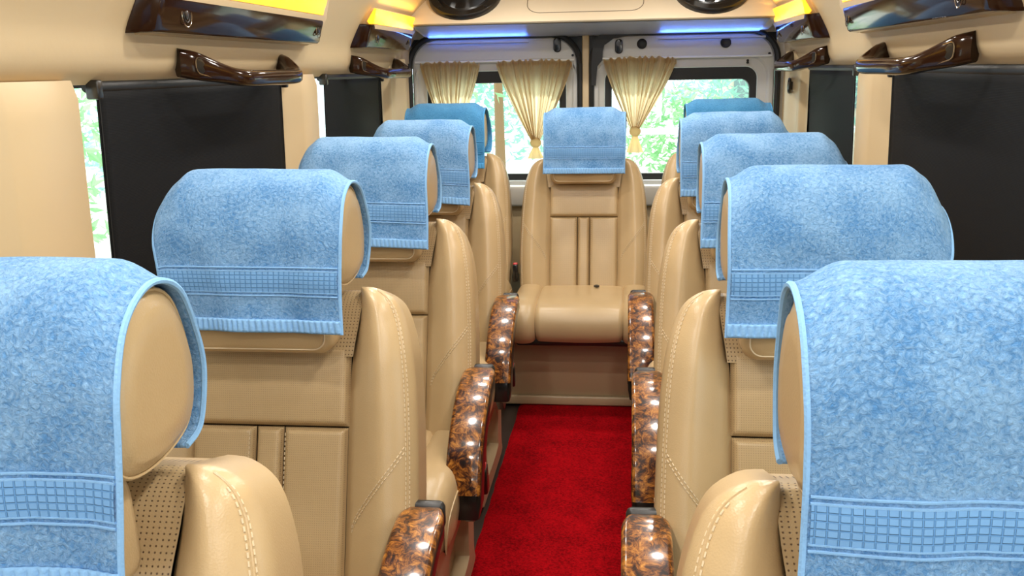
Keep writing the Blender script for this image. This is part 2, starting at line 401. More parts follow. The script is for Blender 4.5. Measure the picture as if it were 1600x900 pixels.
# fittings on the doors
def latch(x, z, par):
    mb = MB(); mb.loft([[Vector((px, YR-dy, pz)) for px, pz in rrect2(x-.018+i, x+.018-i, z-.034+i, z+.034-i, .016, 5)] for dy, i in ((0, 0), (.014, 0), (.018, .004))]); l = mb.build('latch_cover', 'black_plastic', par)
    mb = MB(); mb.loft([[Vector((px, YR-.018-dy, pz)) for px, pz in rrect2(x-.009, x+.009, z+.0, z+.022, .008, 4)] for dy in (0, .004)]); mb.build('latch_button', 'dark_steel', l)
latch(-.172, 1.475, d1); latch(.125, 1.462, d2)
def plug(x, z, r, par):
    mb = MB(); mb.loft([[Vector((x+rr*math.cos(2*PI*k/24), YR-dy, z+rr*math.sin(2*PI*k/24))) for k in range(24)] for dy, rr in ((0, r), (.008, r), (.012, r*.85), (.009, r*.6), (.009, r*.1))]); mb.build('bump_stop', 'black_rubber', par, sharp=30)
plug(.235, 1.472, .024, d2); plug(.63, 1.470, .025, d2)
for x, z, p in ((-.098, 1.425, d1), (.735, 1.385, d2), (.835, 1.415, d2), (.735, 1.375, d2)): plug(x, z, .006, p)
# hinge/seal block by the split on the right leaf
mb = MB(); mb.loft([[Vector((x, YR-.022, z)), Vector((x+w, YR-.022, z)), Vector((x+w, YR+.01, z)), Vector((x, YR+.01, z))] for x, w, z in ((-.006, .02, 1.28), (-.008, .03, 1.37), (-.004, .05, 1.40), (-.002, .05, 1.44), (.0, .055, 1.47), (.01, .09, 1.50), (.03, .17, 1.515), (.06, .2, 1.52))])
mb.build('lock_block', 'black_rubber', d2)
# curtain rails
for x0, x1, p, z in ((-.875, -.09, d1, 1.404), (.02, .845, d2, 1.406)):
    mb = MB(); mb.tube([(x0, YR-.012, z), (x1, YR-.012, z)], .0055, 8); mb.build('curtain_rail', 'rail_white', p)

# inner ledge under the rear windows
mb = MB(); mb.box((-.88, YR-.10, .70), (.86, YR-.03, .80), .012); struct(mb.build('trim_27', 'ledge_white'))
mb = MB(); mb.box((-.88, YR-.06, .35), (.86, YR-.035, .70), .006); struct(mb.build('trim_28', 'pillar_beige'))

# ------------------------------------------------------------------ overhead console with speakers
cons = thing('rear_console', 'beige overhead console above the rear doors with a blue-lit underside', 'console', (0, 4.4, 1.57))
prof = [(0, .0), (.006, -.006), (.40, -.052), (.40, .33), (.36, .33), (.30, .262), (.006, .008)]
mb = MB(); secs = []
for k in range(25):
    x = lerp(-.895, .895, k/24); e = abs(x)/.895
    sh = .0 + .06*sst(.86, 1, e)
    secs.append([Vector((x*(1 - .12*max(0, min(1, z/.33))), y + (sh if y < .1 else 0), z+.06*sst(.9, 1, e)*(1 if z < 0 else 0))) for y, z in prof])
mb.loft(secs); mb.build('console_shell', 'console_beige', cons, sharp=25)
mb = MB(); mb.grid(20, 6, lambda a, b: (lerp(-.80, .78, a), lerp(.012, .398, b), lerp(-.0095, -.0545, b))); mb.build('underside_panel', 'underside_grey', cons)
# face frame: along v=(0,.30,.254) normal n
FV = Vector((0, .294, .254)).normalized(); FN = Vector((0, -FV.z, FV.y)); FX = Vector((1, 0, 0)); FO = Vector((0, .006, .008))
def face(x, v, d=0): return FO + FX*x + FV*v + FN*d
mb = MB(); L = [face(px, pv, .001) for px, pv in rrect2(-.285, .235, .045, .30, .06, 8)]; mb.tube(L+[L[0]], .0016, 5); mb.build('access_panel_seam', 'seam_dark', cons)
def speaker(x, label):
    s = thing('console_speaker', label, 'speaker', cons.location, 'console speakers')
    c0 = (x, .175)
    def ring(r, d, n=40): return [face(c0[0]+r*math.cos(2*PI*k/n), c0[1]+r*math.sin(2*PI*k/n), d) for k in range(n)]
    mb = MB(); mb.loft([ring(.168, .0), ring(.168, .018), ring(.162, .026), ring(.132, .026), ring(.126, .012), ring(.118, .012)], cap=False); mb.build('bezel', 'black_plastic', s)
    mb = MB(); mb.loft([ring(.122, .012), ring(.112, .020), ring(.10, .012), ring(.03, -.012+.02)], cap=False); mb.build('cone', 'speaker_cone', s)
    mb = MB(); mb.loft([ring(.03*math.cos(a), .006+.022*math.sin(a), 20) for a in (0, .4, .8, 1.2, 1.5)]); mb.build('dust_cap', 'speaker_metal', s)
    for q in range(4):
        a = PI/4+q*PI/2; mb = MB(); cx, cv = c0[0]+.147*math.cos(a), c0[1]+.147*math.sin(a)
        mb.loft([[face(cx+.007*math.cos(2*PI*k/8), cv+.007*math.sin(2*PI*k/8), d) for k in range(8)] for d in (.024, .029)]); mb.build('screw', 'dark_steel', s)
speaker(-.575, 'round black speaker on the left half of the overhead rear console')
speaker(.535, 'round black speaker on the right half of the overhead rear console')
def blue_strip(sg, label):
    s = thing('blue_light_strip', label, 'light strip', (sg*.56, 4.768, 1.491), 'blue light strips')
    mb = MB(); mb.box((-.25, -.009, -.004), (.25, .006, .0), .001); mb.box((-.25, -.009, -.004), (.25, -.007, .006)); mb.build('holder', 'door_white', s)
    mb = MB(); mb.box((-.245, -.004, .0), (.245, .004, .002)); mb.build('lens', 'blue_led', s)
    ld = bpy.data.lights.new('blue_light', 'AREA'); ld.shape = 'RECTANGLE'; ld.size = .48; ld.size_y = .008; ld.energy = .6; ld.color = (.10, .26, 1); ld.spread = math.radians(110)
    lo = bpy.data.objects.new('blue_light', ld); COL.objects.link(lo); lo.parent = s; lo.location = (0, 0, .004)
    lo.rotation_euler = Vector((0, -.75, .66)).to_track_quat('-Z', 'Y').to_euler()
blue_strip(-1, 'thin blue light strip under the left end of the rear console')
blue_strip(1, 'thin blue light strip under the right end of the rear console')

# ------------------------------------------------------------------ rear curtains
def curtain(label, x0, x1, ztop, xk, zk, ztail, seed, tail=True):
    c = thing('tied_curtain', label, 'curtain', (xk, YR-.022, zk), 'tied rear curtains')
    rs = random.Random(seed); N_ = 120; ph = [rs.uniform(0, 6) for _ in range(4)]
    npl = 9*(x1-x0)/.3
    def fn(a, b):
        z = lerp(ztop, zk, b); g = b**1.25
        xl = lerp(x0, xk-.022, g); xr = lerp(x1, xk+.022, g)
        w = a + .018*math.sin(a*19+ph[0])+.012*math.sin(a*31+ph[1])
        x = lerp(xl, xr, a)
        amp = lerp(.008, .013, b)*(1+.5*math.sin(a*7+ph[2]))
        y = amp*math.sin(w*npl*2*PI+ph[3]) - .004*math.sin(w*npl*5.1*PI+ph[1]) - .004*math.sin(b*PI)
        sag = -.018*(abs(a-.5)*2)**2*(1-b) * (1 if b < .02 else 0)
        return (x-xk, y, z-zk + (.006*math.sin(w*npl*2*PI+ph[0]) if b == 0 else 0) - .01*(1-b)*abs(a*2-1)**2)
    mb = MB(); mb.grid(N_, 40, fn); p = mb.build('drape', 'curtain_cloth', c)
    # gathered header band
    def fh(a, b):
        x, y, z = fn(a, 0); return (x, y*.6-.004, z + lerp(-.016, .006, b))
    mb = MB(); mb.grid(N_, 3, fh); mb.build('header_tape', 'curtain_cloth', c)
    if tail:
        mb = MB(); secs = []
        for k in range(9):
            t = k/8*PI; secs.append([Vector(((.006+.022*math.sin(t))*math.cos(q*2*PI/14), (.006+.018*math.sin(t))*math.sin(q*2*PI/14)+.003*math.sin(q*2.2+k), -.024*math.cos(t)-.012)) for q in range(14)])
        mb.loft(secs); mb.build('knot', 'curtain_cloth', c)
        def ft(a, b):
            ang = a*2*PI; r = lerp(.012, .034, b)
            rr = r*(1+.25*math.sin(ang*6+ph[2])*b)
            return (rr*math.cos(ang), rr*.55*math.sin(ang), lerp(-.03, ztail-zk, b))
        mb = MB(); mb.grid(48, 10, ft); mb.build('tail', 'curtain_cloth', c)
curtain('tied beige curtain at the far left of the left rear window', -.85, -.553, 1.40, -.70, 1.03, .95, 1)
curtain('knotted beige curtain left of the middle rear seat', -.47, -.10, 1.402, -.282, 1.02, .93, 2)
curtain('knotted beige curtain right of the middle rear seat', .052, .40, 1.405, .206, 1.07, .955, 3)

# ------------------------------------------------------------------ roller shades
def roller_shade(label, sg, y0, y1, group='side window shades'):
    s = thing('roller_shade', label, 'shade', (sg*.945, (y0+y1)/2, .76), group); h = (y1-y0)/2
    def fn(a, b):
        y = lerp(-h, h, a); z = lerp(0, .588, b)
        x = sg*(.004*math.sin(a*9)*math.sin(b*PI)*.6 + .010*(1-b))
        return (x, y + .012*(1-b)*(1 if a < .5 else -1)*0, z)
    mb = MB(); mb.grid(30, 20, fn, flip=sg > 0); o = mb.build('shade_cloth', 'shade_black', s)
    m = o.modifiers.new('t', 'SOLIDIFY'); m.thickness = .0015
    mb = MB(); mb.tube([(sg*.008, -h-.02, .588), (sg*.008, h+.02, .588)], .013, 14); r = mb.build('roller', 'black_rubber', s)
    for e in (-1, 1):
        mb = MB(); mb.box((-.012, e*(h+.012)-.010, .562), (.018, e*(h+.012)+.010, .602), .004); mb.build('end_bracket', 'black_plastic', s)
    mb = MB(); mb.box((-.008, -h, -.012), (.008, h, .012), .004); mb.build('bottom_bar', 'black_plastic', s)
    for yy in ((-h+.006), (h-.006)):
        mb = MB(); mb.tube([(sg*.010-sg*.002, yy, .0), (-sg*.0015, yy, .57)], .0018, 5); mb.build('edge_seam', 'black_rubber', s)
roller_shade('large black roller shade on the left wall behind the second-row seat', -1, 1.935, 3.05)
roller_shade('small black roller shade on the left wall near the rear door', -1, 3.505, 4.33)
roller_shade('large black roller shade on the right wall beside the second-row seat', 1, 1.94, 3.035)
roller_shade('small black roller shade on the right wall near the rear door', 1, 3.51, 4.45)
roller_shade('black roller shade at the left edge of the picture ahead of the pillar', -1, .25, 1.40)

# ------------------------------------------------------------------ wall lamps and grab handles
def wall_lamp(label, sg, y0, y1):
    s = thing('wall_lamp', label, 'lamp', (sg*.90, (y0+y1)/2, 1.455), 'amber wall lamps'); h = (y1-y0)/2
    # housing: cross-section in (inward, z), lofted along y with tapered ends
    def sec(y, k, P): return [Vector((-sg*(p[0]*k+p[1]*.50), y, p[1])) for p in P]
    back = [(-.03, .0), (.018, .0), (.042, .010), (.046, .016), (.050, .085), (.046, .092), (.03, .150), (.0, .152), (-.03, .15)]
    mb = MB(); mb.loft([sec(-h+.03, .55, back), sec(-h+.042, .86, back), sec(-h+.06, 1, back), sec(h-.03, 1, back), sec(h-.012, .86, back), sec(h, .55, back)]); mb.build('housing', 'wall_beige', s, sharp=35)
    face_ = [(.040, .002), (.060, .004), (.064, .010), (.048, .080), (.044, .088), (.032, .090)]
    mb = MB(); mb.loft([sec(-h-.012, .0, face_), sec(-h-.006, .55, face_), sec(-h+.006, .9, face_), sec(-h+.025, 1, face_), sec(h-.06, 1, face_), sec(h-.045, .97, face_), sec(h-.035, .75, face_)]); p = mb.build('glossy_fascia', 'piano_brown', s, sharp=35)
    lens = [(.034, .09), (.050, .0905), (.046, .105), (.036, .145), (.028, .148), (.020, .1)]
    mb = MB(); mb.loft([sec(-h+.012, .95, lens), sec(-h+.03, 1, lens), sec(h-.11, 1, lens), sec(h-.05, .9, lens)]); mb.build('amber_lens', 'amber_lens', s, sharp=35)
    # round buttons near both ends of the fascia
    for yy, rx in ((-h+.13, .022), (h-.085, .020)):
        for kk, rr in enumerate((1.0, .62)):
            mb = MB(); mb.tube([(-sg*.0790, yy+rx*rr*1.1*math.cos(a), .045+rx*rr*1.25*math.sin(a)) for a in [2*PI*i/24 for i in range(25)]], .0015, 5); mb.build('button_ring', 'chrome_edge' if kk == 0 else 'dark_steel', p)
        mb = MB(); mb.loft([[Vector((-sg*(.0770+dx), yy+rr*math.cos(2*PI*k/16), .045+rr*1.2*math.sin(2*PI*k/16))) for k in range(16)] for dx, rr in ((0, .009), (.003, .009), (.004, .006))]); mb.build('button', 'black_plastic', p)
    ld = bpy.data.lights.new('amber_light', 'AREA'); ld.shape = 'RECTANGLE'; ld.size = .03; ld.size_y = (y1-y0)*.8; ld.energy = .5*(y1-y0); ld.color = (1, .55, .08)
    lo = bpy.data.objects.new('amber_light', ld); COL.objects.link(lo); lo.parent = s; lo.location = (-sg*.125, 0, .165); lo.rotation_euler = (PI, 0, 0)
wall_lamp('long glossy brown wall lamp with amber glow, upper left near the camera', -1, 2.0, 3.17)
wall_lamp('short glossy brown wall lamp with amber glow at the rear left', -1, 3.72, 4.52)
wall_lamp('long glossy brown wall lamp at the upper right near the camera', 1, 1.98, 3.20)
wall_lamp('short glossy brown wall lamp with amber glow at the rear right', 1, 3.74, 4.56)
def handle(label, sg, y0, y1):
    s = thing('grab_handle', label, 'handle', (sg*.905, (y0+y1)/2, 1.375), 'glossy grab handles'); h = (y1-y0)/2
    # bar: flattened section swept along a shallow C (feet at the wall, bar standing off)
    path = catmull([(.0, -h, .022), (.032, -h+.04, .012), (.074, -h+.14, -.012), (.088, -h+.22, -.018), (.090, 0, -.018), (.088, h-.18, -.018), (.074, h-.10, -.012), (.030, h-.03, .006), (.0, h, .016)], 6)
    secs = []
    for i, p in enumerate(path):
        t = (path[min(i+1, len(path)-1)]-path[max(i-1, 0)]).normalized(); side = Vector((t.y, -t.x, 0)).normalized()
        e = abs(i/(len(path)-1)*2-1); wz = lerp(.021, .034, sst(.5, .8, e)); wx = lerp(.026, .018, sst(.5, .8, e))
        pts = []
        for k in range(14):
            a = 2*PI*k/14; ca, sa = math.cos(a), math.sin(a)
            q = p + side*wx*math.copysign(abs(ca)**.6, ca) + Vector((0, 0, wz*math.copysign(abs(sa)**.6, sa)))
            pts.append(Vector((-sg*q.x, q.y, q.z)))
        secs.append(pts)
    mb = MB(); mb.loft(secs); mb.build('grip', 'piano_brown', s, sharp=50)
    # recessed mount screw cover on the near foot
    c = Vector((.040, -h+.062, .006)); tdir = Vector((.45, 1, -.26)).normalized(); nrm = Vector((tdir.y, -tdir.x, 0)).normalized()
    def loop(k, d): return [Vector((-sg*q.x, q.y, q.z)) for q in [c + tdir*px*k + Vector((0, 0, 1))*pz*k + nrm*d for px, pz in rrect2(-.045, .045, -.019, .019, .012, 4)]]
    L = loop(1, .0195); mb = MB(); mb.tube(L+[L[0]], .0016, 5); mb.build('cover_rim', 'chrome_edge', s)
    mb = MB(); mb.loft([loop(.92, .012), loop(.92, .0192), loop(.5, .0205)]); mb.build('screw_cover', 'black_plastic', s)
handle('long glossy brown grab handle above the large left shade', -1, 2.24, 2.95)
handle('short glossy brown grab handle above the small rear left shade', -1, 3.74, 4.46)
handle('long glossy brown grab handle above the large right shade', 1, 2.24, 2.99)
handle('short glossy brown grab handle above the small rear right shade', 1, 3.80, 4.52)

# ------------------------------------------------------------------ ceiling downlights
def downlight(x, y, label):
    z = 1.9 - .15*(x/.5)**2*.36
    s = thing('ceiling_downlight', label, 'lamp', (x, y, z-.006), 'ceiling downlights')
    def ring(r, zz): return [Vector((r*math.cos(2*PI*k/24), r*math.sin(2*PI*k/24), zz)) for k in range(24)]
    mb = MB(); mb.loft([ring(.055, .01), ring(.055, -.004), ring(.048, -.010), ring(.042, -.004), ring(.042, .004)], cap=False); mb.build('trim_ring', 'speaker_metal', s)
    mb = MB(); mb.loft([ring(.042, .002), ring(.042, -.002), ring(.03, -.004)]); mb.build('lens', 'lamp_lens', s)
    ld = bpy.data.lights.new('downlight', 'AREA'); ld.shape = 'DISK'; ld.size = .09; ld.energy = LAMP_W; ld.color = (1, .95, .88)
    lo = bpy.data.objects.new('downlight', ld); COL.objects.link(lo); lo.parent = s; lo.location = (0, 0, -.014)
for r in range(8):
    for x, w in ((-.34, 'left'), (.34, 'right')):
        downlight(x, -.35+r*.62, f'round ceiling downlight, {"first second third fourth fifth sixth seventh eighth".split()[r]} from the front in the {w} row above the picture')

# ================================================================== SEATS
TH = math.radians(17.5); CT, ST = math.cos(TH), math.sin(TH); Z0 = .45
def BP(u, s, d):   # point on the backrest frame: lateral u, along s, forward d
    return Vector((u, s*ST - d*CT, Z0 + s*CT + d*ST))
S1, RR = .435, .085
OUTL = resample(catmull([(.264, -.07, 0), (.274, .02, 0), (.277, .15, 0), (.273, .29, 0), (.265, .40, 0), (.252, .475, 0), (.229, .532, 0), (.195, .557, 0), (.165, .560, 0)], 10), 80)[0]
INNR = resample(catmull([(.140, -.07, 0), (.145, .05, 0), (.145, .20, 0), (.145, .32, 0), (.147, .40, 0), (.152, .45, 0), (.160, .50, 0), (.164, .54, 0), (.164, .556, 0)], 10), 80)[0]
def seam(s):
    for p, q in zip(INNR, INNR[1:]):
        if p.y <= s <= q.y: return lerp(p.x, q.x, (s-p.y)/max(1e-6, q.y-p.y))
    return INNR[-1].x if s > 0 else INNR[0].x
def pick(P, b):
    k = max(0, min(79.999, b*80)); i = int(k); return P[i].lerp(P[i+1], k-i)
ER = .062
def bol(sg, a, b, lift=0):
    """a: 0 inner seam .. .8 outline .. 1 rear edge; b: 0 bottom .. 1 top by the headrest"""
    I, O = pick(INNR, b), pick(OUTL, b); W = (O-I).length; er = min(ER, W*.6+.004)
    if a <= .8:
        t = math.sin(a/.8*PI/2)**1.0; t = .35*t + .65*(1-(1-a/.8)**1.7)
        e = W*(1-t); k = min(1, W/.12)
        d = .040*k*sst(-.05, .62, t) - .014*sst(.12, 0, t)*k
        if e < er: d -= er - math.sqrt(max(0, er*er-(er-e)**2))
        p = I.lerp(O, t)
    else:
        p = I.lerp(O, 1-.03*(a-.8)/.2); k = min(1, W/.12); d = lerp(.040*k-er, -.105, (a-.8)/.2)
    return BP(sg*p.x, p.y, d+lift)
def seat_meshes():
    M = {}
    for sg, nme in ((-1, 'l'), (1, 'r')):
        mb = MB(); mb.grid(40, 70, lambda a, b: bol(sg, a, b), flip=sg < 0); M['bolster_'+nme] = mb.mesh('bolster', 'leather', sharp=80)
    # stitching: double rows along the outer edge, a diagonal row across the bolster
    def stitches(mb, pts, step=.0085, ln=.0055, r=.0011):
        P, L = resample([Vector(p) for p in pts], max(2, int(sum((Vector(b)-Vector(a)).length for a, b in zip(pts, pts[1:]))/step)))
        for p, q in zip(P, P[1:]):
            d = (q-p).normalized(); a = p; c = p + d*ln
            n = Vector((0, -1, .3)); w = d.cross(n).normalized()*r; n = w.cross(d).normalized()*r*1.2
            mb.add([a-w, a+w, c+w, c-w, a-w*.5+n, a+w*.5+n, c+w*.5+n, c-w*.5+n], [(0, 1, 5, 4), (1, 2, 6, 5), (2, 3, 7, 6), (3, 0, 4, 7), (4, 5, 6, 7)])
    for sg, nme in ((-1, 'l'), (1, 'r')):
        mb = MB()
        for aa in (.565, .615):
            stitches(mb, [bol(sg, aa, .02+.90*t/60, .0006) for t in range(61)])
        for off in (0, .014):
            stitches(mb, [bol(sg, lerp(.06, .56, t/30), .30+off + .20*(t/30)**.7, .0006) for t in range(31)])
        M['stitching_'+nme] = mb.mesh('stitching', 'thread', smooth=False)
        # groove between the two rows: thin raised welt
        mb = MB(); mb.tube([bol(sg, .590, .02+.93*t/70, -.0008) for t in range(71)], .0020, 6); M['welt_'+nme] = mb.mesh('welt', 'leather')
    # centre panels: pillowed patches
    def pan(u0, u1, s0, s1, bulge, base=.004, nu=16, nv=20, mat='leather_micro', roll=.010, flare=False):
        def fn(a, b):
            e = min(a*(u1-u0), (1-a)*(u1-u0), b*(s1-s0), (1-b)*(s1-s0))
            k = sst(0, roll, e); s = lerp(s0, s1, b)
            d = base - .014*(1-k)**1.5 + bulge*(math.sin(PI*a)*math.sin(PI*b))**.6 if 0 < a < 1 and 0 < b < 1 else base-.016
            return BP(lerp(u0, u1, a), s, d)
        mb = MB()
        aa = sorted(set([0, .0005] + [i/nu for i in range(1, nu)] + [.9995, 1]))
        # non-uniform sampling near the edges
        def warp(t): return .5-.5*math.cos(PI*t)
        mb.grid(nu+6, nv+6, lambda a, b: fn(warp(a), warp(b)), uv=lambda a, b: (lerp(u0, u1, warp(a)), lerp(s0, s1, warp(b))))
        return mb.mesh('panel', mat, sharp=75)
    M['upper_panel'] = pan(-.147, .147, .305, .452, .006, nu=26, mat='leather_micro')
    M['flute_l'] = pan(-.145, -.027, -.05, .303, .007, nv=36)
    M['flute_c'] = pan(-.025, .025, -.05, .303, .003, nv=36, nu=10)
    M['flute_r'] = pan(.027, .145, -.05, .303, .007, nv=36)
    mb = MB()
    for u in (-.0335, .0335): stitches(mb, [BP(u, lerp(-.03, .296, t/20), .0075) for t in range(21)], r=.0008)
    M['flute_stitching'] = mb.mesh('flute_stitching', 'thread', smooth=False)
    # perforated collar behind and beside the headrest
    def col(a, b):
        sv = lerp(.432, .556, 1-(1-b)**1.6); w = seam(sv)+.004; e = .558-sv; d = .004
        if e < .05: d -= .05-math.sqrt(max(0, .0025-(.05-e)**2))
        if b == 1: d = -.10
        return BP(lerp(-w, w, a), sv, d)
    mb = MB(); mb.grid(30, 20, col, uv=lambda a, b: (a*.4, b*.2)); M['collar'] = mb.mesh('collar', 'leather_perforated')
    # rear shell
    mb = MB(); secs = []
    for k in range(13):
        s = lerp(-.06, .535, k/12); w = .250-.075*sst(.36, .535, s)
        secs.append([BP(px, s, pd) for px, pd in rrect2(-w, w, -.108, -.055, .025, 5)])
    mb.loft(secs); M['back_shell'] = mb.mesh('back_shell', 'black_plastic')
    # headrest pillow: closed profile (y,z) swept across x with rounded ends
    prof = catmull([(.060, 1.022), (.057, 1.06), (.066, 1.115), (.090, 1.165), (.138, 1.189), (.188, 1.172), (.214, 1.115), (.219, 1.06), (.203, 1.018), (.15, 1.002), (.092, 1.004)], 5, True)
    prof = [Vector((p[0], p[1], 0)) for p in [(q.x, q.y) for q in prof]]
    cy, cz = .138, 1.09
    edrop = lambda u, z: -.020*sst(.72, 1, abs(u))*sst(1.04, 1.18, z)
    mb = MB(); secs = []
    us = [-1, -.998, -.985, -.965, -.93, -.87, -.75, -.5, -.25, 0, .25, .5, .75, .87, .93, .965, .985, .998, 1]
    for u in us:
        k = 1-.16*sst(.93, 1, abs(u))**1.5 - (.25 if abs(u) == 1 else 0)
        secs.append([Vector((u*.164, cy+(p.x-cy)*k, cz+(p.y-cz)*k+edrop(u, p.y))) for p in prof])
    mb.loft(secs); M['headrest'] = mb.mesh('headrest', 'leather', sharp=80)
    for sg, nme in ((-1, 'l'), (1, 'r')):
        mb = MB(); L = [Vector((sg*.154, cy+(p.x-cy)*.998, cz+(p.y-cz)*.998+edrop(.94, p.y))) for p in prof]
        mb.tube(L+[L[0]], .0022, 6); M['headrest_piping_'+nme] = mb.mesh('headrest_piping', 'leather')
    mb = MB()
    for sg in (-1, 1):
        L = [Vector((sg*.148, cy+(p.x-cy)*1.006, cz+(p.y-cz)*1.006+edrop(.90, p.y))) for p in prof]; stitches(mb, L+[L[0]], .008, .005, .0009)
    M['headrest_stitching'] = mb.mesh('headrest_stitching', 'thread', smooth=False)
    # lower pad of the headrest
    mb = MB(); secs = []
    for k, (i, y) in enumerate([(.02, .0), (.004, .006), (0, .018), (0, .05), (.006, .066), (.02, .072)]):
        secs.append([Vector((px, .128 - y - (pz-.885)*.10 + .0, pz)) for px, pz in rrect2(-.138+i, .138-i, .884+i, 1.01-i, .028, 6)])
    mb.loft(secs); M['headrest_pad'] = mb.mesh('headrest_pad', 'leather', sharp=60)
    mb = MB()
    L = [Vector((px, .128-.069-(pz-.885)*.10, pz)) for px, pz in rrect2(-.138+.012, .138-.012, .884+.012, 1.0, .022, 6)]
    mb.tube(L+[L[0]], .0015, 5); M['pad_piping'] = mb.mesh('pad_piping', 'thread')
    # ---- cushion
    cp = resample(catmull([(.05, .43, 0), (.0, .452, 0), (-.10, .456, 0), (-.24, .462, 0), (-.33, .458, 0), (-.385, .436, 0), (-.408, .395, 0), (-.405, .345, 0), (-.385, .318, 0)], 8), 40)[0]
    def cush(u0, u1, lift, nu, seamroll=.012):
        def fn(a, b):
            k = b*40; i = min(39, int(k)); p = cp[i].lerp(cp[i+1], k-i); q = cp[i+1]-cp[i]; nn = Vector((-q.y, q.x)).normalized()
            if nn.y < 0 and i < 20: nn = -nn
            nn = Vector((q.y, -q.x)).normalized()
            e = min(a, 1-a)*(u1-u0); d = lift*math.sin(PI*a)**.7 - .010*(1-sst(0, seamroll, e))
            return Vector((lerp(u0, u1, a)*(1-.03*sst(.6, 1, b)), p.x+nn.x*d, p.y+nn.y*d))
        mb = MB(); w = lambda t: .5-.5*math.cos(PI*t); mb.grid(nu, 40, lambda a, b: fn(w(a), b)); return mb
    M['cushion'] = cush(-.175, .175, .006, 26).mesh('cushion', 'leather', sharp=75)
    for sg, nme in ((-1, 'l'), (1, 'r')):
        prof2 = resample(catmull([(.172, -.008, 0), (.186, .008, 0), (.225, .014, 0), (.262, .004, 0), (.280, -.030, 0), (.284, -.08, 0), (.278, -.125, 0)], 6), 22)[0]
        def fs(a, b, sg=sg):
            k = b*40; i = min(39, int(k)); p = cp[i].lerp(cp[i+1], k-i); q = cp[i+1]-cp[i]; nn = Vector((q.y, -q.x)).normalized()
            w = prof2[round(a*22)]; d = w.y; tuck = 1-.10*sst(.62, 1, b)*sst(.3, 1, a)
            c = Vector((-.2, .38)); pos = Vector((p.x+nn.x*d, p.y+nn.y*d))
            if d < -.01: # side wall hangs straight down, pulled in at the front
                pos = Vector((lerp(p.x, -.36, sst(-.36, -.45, p.x)*0) - 0*nn.x, max(.315, p.y+d))); 
                if p.x < -.33: pos.x = lerp(p.x, -.34, min(1, (-d)/.125)*.6)
            return Vector((sg*w.x*tuck, pos.x, pos.y))
        mb = MB(); mb.grid(22, 40, fs, flip=sg < 0); M['cushion_bolster_'+nme] = mb.mesh('cushion_bolster', 'leather', sharp=75)
        mb = MB(); mb.tube([fs(14/22, t/40*.92+.02) for t in range(41)], .0022, 6); M['cushion_piping_'+nme] = mb.mesh('cushion_piping', 'leather')
    mb = MB(); mb.box((-.25, -.38, .296), (.25, .05, .325), .008); M['seat_pan'] = mb.mesh('seat_pan', 'black_plastic')
    # ---- base: two plastic side frames with an oblong opening, plus cross tube
    for sg, nme in ((-1, 'l'), (1, 'r')):
        outer = [(-.32, .0), (.12, .0), (.14, .06), (.10, .30), (-.36, .30), (-.375, .25), (-.33, .10)]
        innr = [(-.20, .06), (.03, .06), (.05, .10), (.03, .22), (-.19, .22), (-.235, .19), (-.225, .10)]
        O = catmull([(a, b, 0) for a, b in outer], 5, True); I = catmull([(a, b, 0) for a, b in innr], 5, True)
        x0, x1 = sg*.205, sg*.245
        mb = MB(); mb.loft([[Vector((x0, p.x, max(0.0, p.y))) for p in O], [Vector((x1-sg*.006, p.x, max(0.0, p.y))) for p in O], [Vector((x1, p.x*.985-.0015, max(0.002, p.y*.98+.003))) for p in O], [Vector((x1, p.x, p.y)) for p in I], [Vector((x1-sg*.012, p.x, p.y)) for p in I], [Vector((x0, p.x, p.y)) for p in I], [Vector((x0, p.x, max(0.0, p.y))) for p in O]], cap=False)
        M['base_frame_'+nme] = mb.mesh('base_frame', 'seat_plastic', sharp=40)
    mb = MB(); mb.box((-.205, -.30, .0), (.205, .10, .298), .02); M['base_box'] = mb.mesh('base_box', 'seat_plastic')
    # ---- armrest on side sg (aisle side)
    for sg, nme in ((-1, 'l'), (1, 'r')):
        top = catmull([(.055, .608, 0), (.03, .616, 0), (-.06, .608, 0), (-.15, .574, 0), (-.235, .511, 0), (-.287, .431, 0), (-.300, .375, 0), (-.300, .345, 0)], 6)
        def arm_sec(p, q, w0, w1, thick, rnd):
            t = (q-p).normalized(); nn = Vector((t.y, -t.x)); nn = nn if nn.y > 0 else -nn
            if nn.x > 0 and nn.y < .2: nn = -nn
            pts = []
            for cx, cn in rrect2(-w0, w0, -thick, 0, rnd, 4):
                pts.append(Vector((sg*(.292)+cx, p.x+nn.x*cn, p.y+nn.y*cn)))
            return pts
        P, _ = resample(top, 30)
        def nrm(i):
            t = (P[min(i+1, 30)]-P[max(i-1, 0)]).normalized(); return Vector((t.y, -t.x)) if t.x < 0 and False else Vector((-(-t.y), -t.x)) if False else Vector((t.y, -t.x))
        secs = []; sb = []
        for i in range(31):
            n2 = nrm(i)
            if n2.y < 0: n2 = -n2
            if i > 22 and n2.x > 0: n2 = -n2
            e = 1.0; f_ = i/30
            wide = .042*(1-.25*(1-sst(0, .10, f_)))*(1-.12*sst(.92, 1, f_))
            secs.append([Vector((sg*.292+cx, P[i].x+n2.x*cn, P[i].y+n2.y*cn)) for cx, cn in rrect2(-wide, wide, -.020, .0, .016, 5)])
            th = lerp(.05, .085, sst(0, .8, f_))
            sb.append([Vector((sg*.292+cx, P[i].x+n2.x*cn+.004, P[i].y+n2.y*cn)) for cx, cn in rrect2(-wide*.97, wide*.97, -th, -.012, .012, 4)])
        mb = MB(); mb.loft(secs[:27]); M['wood_cap_'+nme] = mb.mesh('wood_cap', 'burl_wood', sharp=60)
        mb = MB(); mb.loft(sb); M['armrest_'+nme] = mb.mesh('armrest', 'black_plastic', sharp=50)
